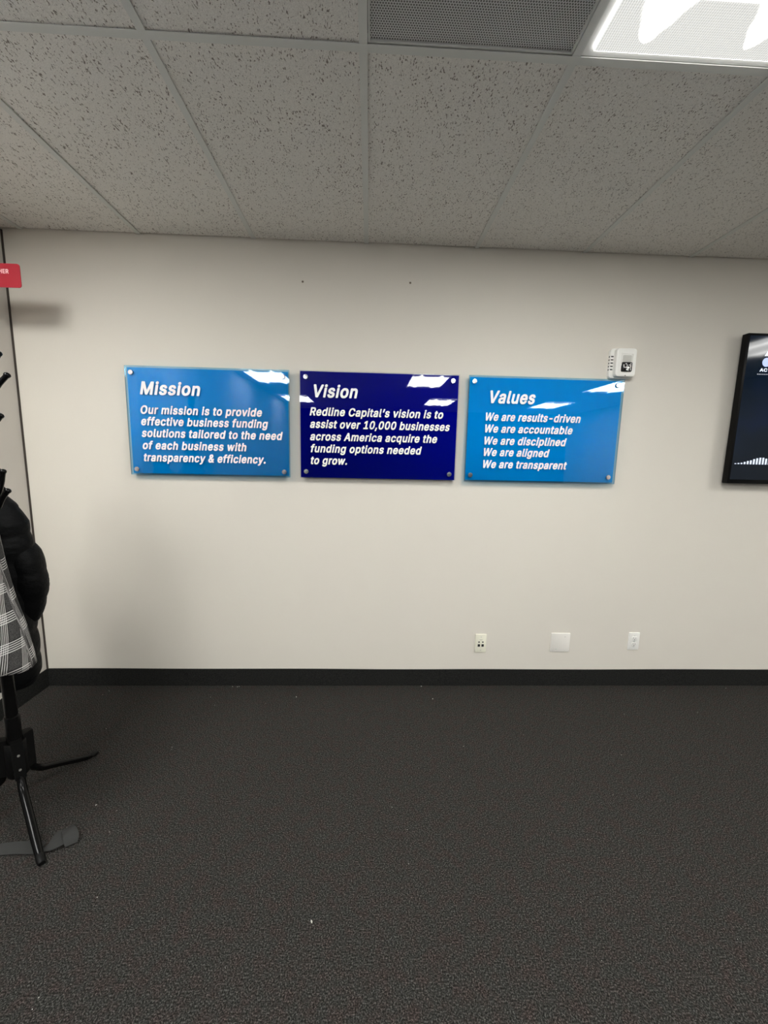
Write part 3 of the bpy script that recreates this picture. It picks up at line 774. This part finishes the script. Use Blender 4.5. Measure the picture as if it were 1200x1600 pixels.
# ================================================================== RED FLAG SIGN
RX = -1.617
t = thing('fire_extinguisher_sign', (XL, -0.3, 2.21), 'red sign lettered FIRE EXTINGUISHER jutting from the left wall', 'sign')
MB().plate(XL + 0.002, RX, 2.207, 2.312, -0.298, -0.301, 0.012, 5).build('sign_panel', mat('red_plastic', srgb(168, 24, 44), 0.4), t)
MB().plate(XL, XL + 0.003, 2.212, 2.307, -0.285, -0.315, 0.001, 1).build('mounting_flange', M_BLACKM, t)
me = text_mesh('lettering', 'FIRE EXTINGUISHER', 0.236, 0.019, 0.0006, upright=True)
link('lettering', me, mat('pale_pink_ink', srgb(255, 205, 205), 0.5), t, Vector((-1.905, -0.3015, 2.268)) - t.location)

# ================================================================== TELEVISION
t = thing('television', (2.9, 0, 1.34), 'black wall-mounted television showing white bars on dark navy, at the right edge', 'television')
TX0, TX1, TZ0, TZ1 = 2.176, 3.66, 1.340, 2.195
MB().plate(TX0, TX1, TZ0, TZ1, -0.025, -0.060, 0.006, 3, 0.002).build('bezel', mat('black_gloss_plastic', (0.003, 0.003, 0.003, 1), 0.3, spec=0.15), t, smooth=True)
def mk_screen():
    m = mat('lit_screen', (0.003, 0.004, 0.006, 1), 0.06, spec=0.15)
    n = N(m)
    v = n.coords('Object', (1, 1, 1))
    c = n.ramp(n.noise(v, 3.2, 2), [(0.3, (0.0025, 0.006, 0.012)), (0.55, (0.003, 0.010, 0.022)), (0.75, (0.003, 0.012, 0.045))])
    n.link(c, n.b.inputs['Emission Color'])
    n.b.inputs['Emission Strength'].default_value = 0.6
    return m
MB().plate(TX0 + 0.014, TX1 - 0.014, TZ0 + 0.024, TZ1 - 0.014, -0.0595, -0.0606, 0.001, 1).build('screen', mk_screen(), t)
MB().box(2.5, 3.3, -0.025, 0, 1.5, 2.0).build('wall_mount', M_BLACKM, t)
def glow(name, col, s):
    m = mat(name, (0, 0, 0, 1), 0.3)
    b = m.node_tree.nodes['Principled BSDF']
    b.inputs['Emission Color'].default_value = col
    b.inputs['Emission Strength'].default_value = s
    return m
M_BAR = glow('screen_white', srgb(225, 235, 255), 1.0)
M_DISC = glow('screen_pale_blue', srgb(165, 185, 245), 0.9)
M_CAPT = glow('screen_grey', srgb(170, 175, 190), 0.5)
hs = [0.004, 0.006, 0.008, 0.013, 0.019, 0.023, 0.031, 0.036, 0.040, 0.040, 0.035, 0.026, 0.019, 0.026, 0.036, 0.043, 0.04, 0.03, 0.02, 0.014, 0.01, 0.006]
for k, h in enumerate(hs):
    x = 2.211 + 0.0186 * k
    MB().box(x - 0.0055, x + 0.0055, -0.0612, -0.0605, 1.4555, 1.4555 + h).build('audio_bar', M_BAR, t)
MB().lathe([(0.025, 0.0605), (0.025, 0.0612)], (2.308, 0, 2.038), 28, 'Y').build('logo_disc', M_DISC, t)
MB().add([(2.290, -0.0611, 2.072), (2.322, -0.0611, 2.072), (2.306, -0.0611, 2.100)], [(0, 1, 2)]).build('logo_triangle', M_BAR, t)
me = text_mesh('screen_lettering', 'AC', 0.045, 0.018, 0.0004, upright=True)
link('screen_lettering', me, M_BAR, t, Vector((2.274, -0.0612, 1.986)) - t.location)
m = MB()
for k in range(9):
    m.box(2.262 + 0.0105 * k, 2.269 + 0.0105 * k, -0.0610, -0.0605, 1.968, 1.974)
m.build('caption_dots', M_CAPT, t)

# ================================================================== COAT STAND
PX, PY = -1.34, -0.90
st = thing('coat_stand', (PX, PY, 0), 'black metal coat stand with three splayed legs beside the left wall', 'coat stand')
MB().lathe([(0.0245, 0.17), (0.0245, 0.425), (0.0235, 0.428), (0.020, 0.43), (0.020, 1.80)], (PX, PY, 0), 20).build('pole', M_BLACK, st, smooth=True)
MB().lathe([(0.010, 1.80), (0.024, 1.815), (0.030, 1.84), (0.024, 1.865), (0.008, 1.88)], (PX, PY, 0), 20).build('finial', M_BLACK, st, smooth=True)
hub = MB()
hub.lathe([(0.030, 0.175), (0.034, 0.18), (0.034, 0.315), (0.030, 0.32)], (PX, PY, 0), 20)
AZ = [(0.236, -0.209), (0.08, 0.31), (-0.30, -0.10)]
def rbox(m, cx, cy, az, r0, r1, hw, z0, z1):
    dx, dy = az
    nx_, ny_ = -dy, dx
    vs = []
    for z in (z0, z1):
        for r, s in ((r0, -hw), (r1, -hw), (r1, hw), (r0, hw)):
            vs.append((cx + dx * r + nx_ * s, cy + dy * r + ny_ * s, z))
    m.add(vs, [(3, 2, 1, 0), (4, 5, 6, 7), (0, 1, 5, 4), (1, 2, 6, 5), (2, 3, 7, 6), (3, 0, 4, 7)])
for az in AZ:
    a = Vector(az).normalized()
    rbox(hub, PX, PY, a, 0.02, 0.056, 0.017, 0.185, 0.335)
ho = hub.build('leg_hub', M_BLACKM, st, smooth=True)
for zz in (0.285, 0.225):
    a = Vector(AZ[0]).normalized()
    c = (PX + a.x * 0.056, PY + a.y * 0.056, zz)
    m = MB().tube([c, (c[0] + a.x * 0.003, c[1] + a.y * 0.003, zz)], 0.0045, 10)
    o = m.build('screw', M_SCREW, None)
    o.parent = ho
    o.location = -parent_world(ho)
prof = [(0.034, 0.235), (0.042, 0.195), (0.056, 0.160), (0.085, 0.132), (0.15, 0.096), (0.24, 0.044), (0.272, 0.026), (0.298, 0.016), (0.318, 0.012)]
for az in AZ:
    a = Vector(az).normalized()
    pts = [(PX + a.x * r, PY + a.y * r, z) for r, z in prof]
    lg = MB().tube(pts, [0.0145] * 6 + [0.0135, 0.012, 0.010], 14, 0.9).build('leg', M_BLACK, st, smooth=True)
    fp = [(PX + a.x * r, PY + a.y * r, z) for r, z in ((0.292, 0.0185), (0.305, 0.0155), (0.322, 0.0125), (0.327, 0.0115))]
    o = MB().tube(fp, [0.0135, 0.0140, 0.0130, 0.0105], 14, 0.85).build('foot_cap', M_BLACKM, None, smooth=True)
    o.parent = lg
    o.location = -parent_world(lg)

def hook(az, pts):
    a = Vector(az).normalized()
    P = [(PX + a.x * r, PY + a.y * r, z) for r, z in pts]
    # smooth the polyline
    Q = []
    n = len(P)
    for i in range(n - 1):
        p0, p1, p2, p3 = (Vector(P[max(i - 1, 0)]), Vector(P[i]), Vector(P[i + 1]), Vector(P[min(i + 2, n - 1)]))
        for k in range(5):
            u = k / 5
            Q.append(0.5 * ((2 * p1) + (-p0 + p2) * u + (2 * p0 - 5 * p1 + 4 * p2 - p3) * u * u + (-p0 + 3 * p1 - 3 * p2 + p3) * u ** 3))
    Q.append(Vector(P[-1]))
    d = (Q[-1] - Q[-2]).normalized()
    R = [0.0085] * len(Q)
    for e, rr in ((0.004, 0.0105), (0.010, 0.0105), (0.014, 0.007), (0.0155, 0.002)):
        Q.append(Q[len(R) - 1] + d * 0 + d * e if False else Vector(P[-1]) + d * e)
        R.append(rr)
    MB().tube(Q, R, 10).build('hook', M_BLACK, st, smooth=True)
for q in range(4):
    ang = math.radians(4 + 90 * q)
    az = (math.cos(ang), math.sin(ang))
    hook(az, [(0.018, 1.60), (0.05, 1.625), (0.085, 1.675), (0.112, 1.705)])       # upper outer prong
    hook(az, [(0.018, 1.66), (0.05, 1.70), (0.078, 1.745), (0.094, 1.775)])
    hook(az, [(0.018, 1.555), (0.045, 1.545), (0.066, 1.553), (0.077, 1.566)])
    ang += math.radians(38)
for q, an in enumerate((3, 95, 180, 268)):
    ang = math.radians(an)
    az = (math.cos(ang), math.sin(ang))
    hook(az, [(0.018, 1.22), (0.04, 1.245), (0.058, 1.28), (0.074, 1.302)])
    hook(az, [(0.018, 1.27), (0.045, 1.295), (0.060, 1.335), (0.068, 1.370)])

# ================================================================== COATS
def loft(rings, n=48, uv=False, close=True, fold=None):
    """rings: list of (z, cx, cy, rx, ry); returns MB and uv list"""
    vs, fs, us = [], [], []
    for i, (z, cx, cy, rx, ry) in enumerate(rings):
        for k in range(n):
            t = 2 * math.pi * k / n
            s = 1.0
            dz = 0.0
            if fold:
                s, dz = fold(t, z)
            vs.append((cx + rx * math.cos(t) * s, cy + ry * math.sin(t) * s, z + dz))
    for i in range(len(rings) - 1):
        for k in range(n):
            k2 = (k + 1) % n
            fs.append((i * n + k, i * n + k2, (i + 1) * n + k2, (i + 1) * n + k))
    return vs, fs

def interp(tab, z):
    if z >= tab[0][0]:
        return tab[0][1:]
    for a, b in zip(tab, tab[1:]):
        if a[0] >= z >= b[0]:
            u = (a[0] - z) / (a[0] - b[0])
            return tuple(p + (q - p) * u for p, q in zip(a[1:], b[1:]))
    return tab[-1][1:]

# --- black puffer jacket
def mk_puffer():
    m = mat('black_nylon', (0.0022, 0.0024, 0.0028, 1), 0.55, spec=0.12)
    n = N(m)
    n.bump(n.noise(n.coords('Object', (1, 1, 1.6)), 26, 3), 0.5, 0.01)
    return m
M_PUFF = mk_puffer()
DXP, DXC = -0.060, 0.0
pj = thing('puffer_jacket', (-1.50, -0.76, 0.48), 'black quilted puffer jacket hanging behind the plaid coat', 'jacket')
# z, right edge x, left edge x, ry
ptab = [(1.345, -1.45, -1.53, 0.03), (1.320, -1.42, -1.545, 0.05), (1.270, -1.372, -1.56, 0.07), (1.235, -1.336, -1.57, 0.085), (1.165, -1.300, -1.58, 0.095), (1.08, -1.292, -1.585, 0.10),
        (0.90, -1.305, -1.58, 0.10), (0.70, -1.315, -1.57, 0.10), (0.60, -1.310, -1.56, 0.095), (0.52, -1.312, -1.55, 0.09), (0.485, -1.325, -1.54, 0.085)]
rings = []
nz = 96
for i in range(nz + 1):
    z = 1.345 - (1.345 - 0.485) * i / nz
    xr, xl, ry = interp(ptab, z)
    xr += -0.030
    xl += -0.030
    puff = 0.006 * (abs(math.sin((z - 0.49) * math.pi / 0.105)) ** 0.6) - 0.004
    if z > 1.22:
        puff = 0
    rings.append((z, (xr + xl) / 2, -0.765, (xr - xl) / 2 + puff, ry + puff))
rings += [(1e-3 + 0.484, -1.46, -0.765, 0.07, 0.05)]
vs, fs = loft(rings, 56, fold=lambda t, z: (1 + 0.02 * math.sin(5 * t + z * 6), 0.004 * math.sin(3 * t)))
fs.append(tuple(range(56)))
MB().add(vs, fs).build('body', M_PUFF, pj, smooth=True)
def sleeve(path, rad, name, mtl, parent, seam=0.105, amp=0.006, n=28, squash=0.9):
    P, R = [], []
    L = 0
    K = 60
    path = [(a[0] + DXP, a[1], a[2]) for a in path]
    for i in range(K + 1):
        u = i / K * (len(path) - 1)
        a = min(int(u), len(path) - 2)
        f_ = u - a
        p0 = Vector(path[max(a - 1, 0)]); p1 = Vector(path[a]); p2 = Vector(path[a + 1]); p3 = Vector(path[min(a + 2, len(path) - 1)])
        q = 0.5 * ((2 * p1) + (-p0 + p2) * f_ + (2 * p0 - 5 * p1 + 4 * p2 - p3) * f_ * f_ + (-p0 + 3 * p1 - 3 * p2 + p3) * f_ ** 3)
        if P:
            L += (q - P[-1]).length
        r = rad[a] + (rad[a + 1] - rad[a]) * f_
        P.append(q)
        R.append(r + amp * (abs(math.sin(L * math.pi / seam)) ** 0.6 - 0.6))
    return MB().tube(P, R, n, squash).build(name, mtl, parent, smooth=True)
sleeve([(-1.375, -0.745, 1.150), (-1.345, -0.742, 1.10), (-1.315, -0.74, 1.03), (-1.305, -0.738, 0.94), (-1.315, -0.738, 0.85), (-1.335, -0.74, 0.76), (-1.360, -0.742, 0.69)],
       [0.025, 0.052, 0.072, 0.076, 0.070, 0.055, 0.036], 'sleeve', M_PUFF, pj)
sleeve([(-1.51, -0.72, 1.15), (-1.54, -0.71, 1.05), (-1.56, -0.70, 0.92), (-1.56, -0.70, 0.80), (-1.55, -0.70, 0.68)],
       [0.03, 0.058, 0.060, 0.054, 0.042], 'sleeve', M_PUFF, pj)
MB().lathe([(0.050, 1.335), (0.058, 1.35), (0.056, 1.385), (0.046, 1.40), (0.040, 1.385), (0.038, 1.345)], (-1.52, -0.765, 0), 28).build('collar', M_PUFF, pj, smooth=True)
MB().box(-1.415, -1.404, -0.872, -0.870, 0.476, 0.489).build('care_tag', M_WHITEINK, pj)

# --- plaid coat
def mk_plaid():
    m = mat('plaid_wool', (0.1, 0.1, 0.1, 1), 0.9, spec=0.1)
    n = N(m)
    uv = n.node('ShaderNodeUVMap')
    sp = n.node('ShaderNodeSeparateXYZ')
    n.link(uv.outputs[0], sp.inputs[0])
    def lines(c, off):
        P, G, Lw = 0.104, 0.040, 0.008
        s = n.math('MULTIPLY', n.math('FRACT', n.math('ADD', n.math('DIVIDE', c, P), off + 50)), P)
        g = n.math('LESS_THAN', s, G)
        l = n.math('LESS_THAN', n.math('FRACT', n.math('DIVIDE', s, Lw)), 0.46)
        return g, n.math('MULTIPLY', g, l)
    ca, sa = math.cos(0.20), math.sin(0.20)
    U = n.math('ADD', n.math('MULTIPLY', sp.outputs[0], ca), n.math('MULTIPLY', sp.outputs[1], sa))
    V = n.math('SUBTRACT', n.math('MULTIPLY', sp.outputs[1], ca), n.math('MULTIPLY', sp.outputs[0], sa))
    gu, lu = lines(U, 0.35)
    gv, lv = lines(V, 0.1)
    g = n.math('MAXIMUM', gu, gv)
    base = n.ramp(n.noise(n.coords('Object', (1, 1, 1)), 420, 2), [(0.3, (0.022, 0.021, 0.021)), (0.7, (0.085, 0.082, 0.079))])
    c = n.mix(n.math('MULTIPLY', g, 0.75), base, (0.012, 0.012, 0.012, 1))
    both = n.math('MULTIPLY', lu, lv)
    one = n.math('MAXIMUM', n.math('MULTIPLY', lu, 0.6), n.math('MULTIPLY', lv, 0.72))
    k = n.math('MAXIMUM', one, both)
    c = n.mix(k, c, (0.62, 0.60, 0.58, 1))
    n.link(c, n.b.inputs['Base Color'])
    n.bump(n.noise(n.coords('Object', (1, 1, 1)), 500, 2), 0.5, 0.001)
    return m
M_PLAID = mk_plaid()
pc = thing('plaid_coat', (-1.34, -1.01, 0.66), 'grey and white checked wool coat hanging in front on the coat stand', 'coat')
# z, right x, left x, ry
ctab = [(1.44, -1.36, -1.43, 0.035), (1.40, -1.30, -1.455, 0.06), (1.34, -1.245, -1.48, 0.07), (1.235, -1.215, -1.50, 0.075), (1.07, -1.198, -1.51, 0.08),
        (0.955, -1.180, -1.52, 0.085), (0.838, -1.150, -1.53, 0.088), (0.737, -1.134, -1.54, 0.09), (0.665, -1.125, -1.545, 0.09)]
def coat_shell(tab, ztop, zbot, cy, n, nz, inner=0.0):
    vs, fs, uvs = [], [], []
    for i in range(nz + 1):
        z = ztop - (ztop - zbot) * i / nz
        xr, xl, ry = interp(tab, z)
        xr += DXC
        cx, rx = (xr + xl) / 2, (xr - xl) / 2 - inner
        down = (ztop - z) / (ztop - zbot)
        for k in range(n):
            t = 2 * math.pi * k / n
            f_ = 1 + 0.05 * down * math.sin(6 * t + 1.0) + 0.02 * down * math.sin(13 * t)
            vs.append((cx + rx * math.cos(t) * (1 + 0.0 * f_), cy + (ry - inner) * math.sin(t) * f_, z + 0.006 * down * math.sin(4 * t)))
            uvs.append((t * 0.20 * (0.75 + 0.35 * down), z + 0.012 * math.sin(3 * t)))
    for i in range(nz):
        for k in range(n):
            k2 = (k + 1) % n
            fs.append((i * n + k, i * n + k2, (i + 1) * n + k2, (i + 1) * n + k))
    return vs, fs, uvs
def uv_build(name, vs, fs, uvs, mtl, parent, wrap=None):
    me = bpy.data.meshes.new(name)
    me.from_pydata(vs, [], fs)
    lay = me.uv_layers.new(name='UVMap')
    for p in me.polygons:
        us = [uvs[me.loops[l].vertex_index] for l in p.loop_indices]
        mx = max(u[0] for u in us)
        for l, u in zip(p.loop_indices, us):
            uu = u[0]
            if wrap and mx - uu > wrap / 2:
                uu += wrap
            lay.data[l].uv = (uu, u[1])
    o = link(name, me, mtl, parent, smooth=True)
    s = o.modifiers.new('thickness', 'SOLIDIFY')
    s.thickness = 0.004
    s.offset = 0
    return o
vs, fs, uvs = coat_shell(ctab, 1.44, 0.705, -1.025, 72, 40)
uv_build('body', vs, fs, uvs, M_PLAID, pc, wrap=2 * math.pi * 0.15)
def cloth_tube(path, rad, name):
    n, K = 24, 30
    tmp = MB()
    P, R = [], []
    for i in range(K + 1):
        u = i / K * (len(path) - 1)
        a = min(int(u), len(path) - 2)
        f_ = u - a
        P.append(Vector(path[a]).lerp(Vector(path[a + 1]), f_))
        R.append(rad[a] + (rad[a + 1] - rad[a]) * f_)
    tmp.tube(P, R, n, 0.75, caps=False)
    uvs = [((k / n) * 0.3, P[i].z) for i in range(K + 1) for k in range(n)]
    uv_build(name, tmp.v, tmp.f, uvs, M_PLAID, pc, wrap=0.3)
cloth_tube([(-1.44, -1.06, 1.37), (-1.50, -1.07, 1.28), (-1.535, -1.08, 1.10), (-1.54, -1.09, 0.95), (-1.535, -1.09, 0.84)], [0.03, 0.05, 0.050, 0.047, 0.047], 'sleeve')
m = MB().lathe([(0.045, 1.43), (0.052, 1.445), (0.056, 1.48), (0.046, 1.495), (0.042, 1.48), (0.038, 1.44)], (-1.405, -1.02, 0), 28)
uv_build('collar', m.v, m.f[:-2], [(math.atan2(v[1] + 1.02, v[0] + 1.405) * 0.05, v[2]) for v in m.v], M_PLAID, pc)
# button with four holes and its rim
bx, by, bz = -1.232, -1.092, 0.925
nrm = Vector((0.42, -0.9, 0)).normalized()
def disc(name, off, r, th, mtl, parent, dx=0, dz=0):
    a = Vector((bx, by, bz)) + nrm * off + Vector((-nrm.y, nrm.x, 0)) * dx + Vector((0, 0, dz))
    o = MB().tube([a, a + nrm * th * 0.7, a + nrm * th], [r, r, r * 0.85], 18).build(name, mtl, None, smooth=True)
    o.parent = parent
    o.location = -parent_world(parent)
    return o
M_BTN = mat('dark_horn', (0.012, 0.006, 0.006, 1), 0.3)
bt = disc('button', 0, 0.0165, 0.005, M_BTN, pc)
for dx in (-0.004, 0.004):
    for dz in (-0.004, 0.004):
        disc('button_hole', 0.0048, 0.0016, 0.0006, mat('thread', (0.06, 0.03, 0.03, 1), 0.6), bt, dx, dz)

# ================================================================== BELT ON THE FLOOR
def ribbon(pts, width, th=0.0035):
    """flat band along (x, y, z, tilt) points lying on the floor"""
    vs, fs = [], []
    P = [Vector(p[:3]) for p in pts]
    for i, p in enumerate(P):
        d = (P[min(i + 1, len(P) - 1)] - P[max(i - 1, 0)])
        d.z = 0
        d.normalize()
        s = Vector((-d.y, d.x, 0))
        tl = pts[i][3] if len(pts[i]) > 3 else 0
        w2 = width / 2
        a, b = p + s * w2 * math.cos(tl) + Vector((0, 0, max(0, w2 * math.sin(tl)) )), p - s * w2 * math.cos(tl) + Vector((0, 0, max(0, -w2 * math.sin(tl))))
        vs += [a, b, b + Vector((0, 0, th)), a + Vector((0, 0, th))]
    for i in range(len(P) - 1):
        for q in range(4):
            q2 = (q + 1) % 4
            fs.append((i * 4 + q, i * 4 + q2, (i + 1) * 4 + q2, (i + 1) * 4 + q))
    fs += [(0, 1, 2, 3), tuple((len(P) - 1) * 4 + q for q in (3, 2, 1, 0))]
    return vs, fs
bl = thing('fabric_belt', (-1.12, -1.04, 0), 'grey fabric belt lying crumpled on the carpet under the stand foot', 'belt')
M_BELT = mat('grey_wool_belt', (0.036, 0.036, 0.035, 1), 0.9, spec=0.1)
n_ = N(M_BELT)
n_.bump(n_.noise(n_.coords('Object'), 600, 2), 0.6, 0.001)
def curve_pts(C, k=8):
    out = []
    for i in range(len(C) - 1):
        p = [Vector(C[max(i - 1, 0)]), Vector(C[i]), Vector(C[i + 1]), Vector(C[min(i + 2, len(C) - 1)])]
        for j in range(k):
            u = j / k
            q = 0.5 * ((2 * p[1]) + (-p[0] + p[2]) * u + (2 * p[0] - 5 * p[1] + 4 * p[2] - p[3]) * u * u + (-p[0] + 3 * p[1] - 3 * p[2] + p[3]) * u ** 3)
            out.append(tuple(q))
    out.append(tuple(C[-1]))
    return out
vs, fs = ribbon(curve_pts([(-1.62, -1.02, 0.001, 0), (-1.45, -1.05, 0.001, 0.1), (-1.34, -1.07, 0.004, 0.5), (-1.25, -1.062, 0.005, 0.7), (-1.18, -1.058, 0.004, 0.5), (-1.145, -1.055, 0.001, 0.1)]), 0.045)
MB().add(vs, fs).build('belt_strap', M_BELT, bl, smooth=True)
def wide_ribbon(C, th=0.0035):
    C2 = curve_pts([c[:3] + (0.0,) for c in C], 6)
    W = curve_pts([(c[3], 0, 0, 0) for c in C], 6)
    vs, fs = [], []
    P = [Vector(c[:3]) for c in C2]
    for i, p in enumerate(P):
        d = P[min(i + 1, len(P) - 1)] - P[max(i - 1, 0)]
        d.z = 0
        d.normalize()
        s = Vector((-d.y, d.x, 0)) * (W[i][0] / 2)
        vs += [p + s, p - s, p - s + Vector((0, 0, th)), p + s + Vector((0, 0, th))]
    for i in range(len(P) - 1):
        for q in range(4):
            q2 = (q + 1) % 4
            fs.append((i * 4 + q, i * 4 + q2, (i + 1) * 4 + q2, (i + 1) * 4 + q))
    fs += [(0, 1, 2, 3), tuple((len(P) - 1) * 4 + q for q in (3, 2, 1, 0))]
    return MB().add(vs, fs)
wide_ribbon([(-1.150, -1.070, 0.002, 0.020), (-1.128, -1.062, 0.006, 0.022), (-1.112, -1.050, 0.010, 0.050), (-1.098, -1.030, 0.014, 0.072), (-1.088, -1.008, 0.015, 0.070)]).build('belt_end', M_BELT, bl, smooth=True)
wide_ribbon([(-1.108, -0.982, 0.010, 0.036), (-1.088, -1.000, 0.022, 0.040), (-1.068, -1.018, 0.026, 0.044), (-1.054, -1.034, 0.018, 0.046), (-1.046, -1.046, 0.006, 0.036)]).build('belt_fold', M_BELT, bl, smooth=True)

# ================================================================== LINT ON THE CARPET
m = MB()
random.seed(11)
M_LINT = mat('pale_lint', (0.55, 0.55, 0.5, 1), 0.8)
spots = [(-0.122, -1.306, 0.004), (-1.073, -0.871, 0.0025), (-0.77, -0.022, 0.003), (-0.383, -0.128, 0.003), (0.391, -0.016, 0.003), (0.444, -0.149, 0.003), (-0.76, -0.018, 0.002), (-0.80, -0.020, 0.002)]
for k in range(60):
    spots.append((random.uniform(-1.7, 2.4), random.uniform(-2.0, -0.03), random.uniform(0.0007, 0.0014)))
for x, y, r in spots:
    a = random.uniform(0, 3.14)
    m.tube([(x - r * math.cos(a), y - r * math.sin(a), 0.0015), (x, y, 0.003), (x + r * 1.5 * math.cos(a), y + r * 1.2 * math.sin(a), 0.0015)], [r * 0.3, r * 0.7, r * 0.3], 5)
tag(m.build('carpet_lint', M_LINT), 'tiny pale lint specks scattered over the dark carpet', 'lint', kind='stuff')
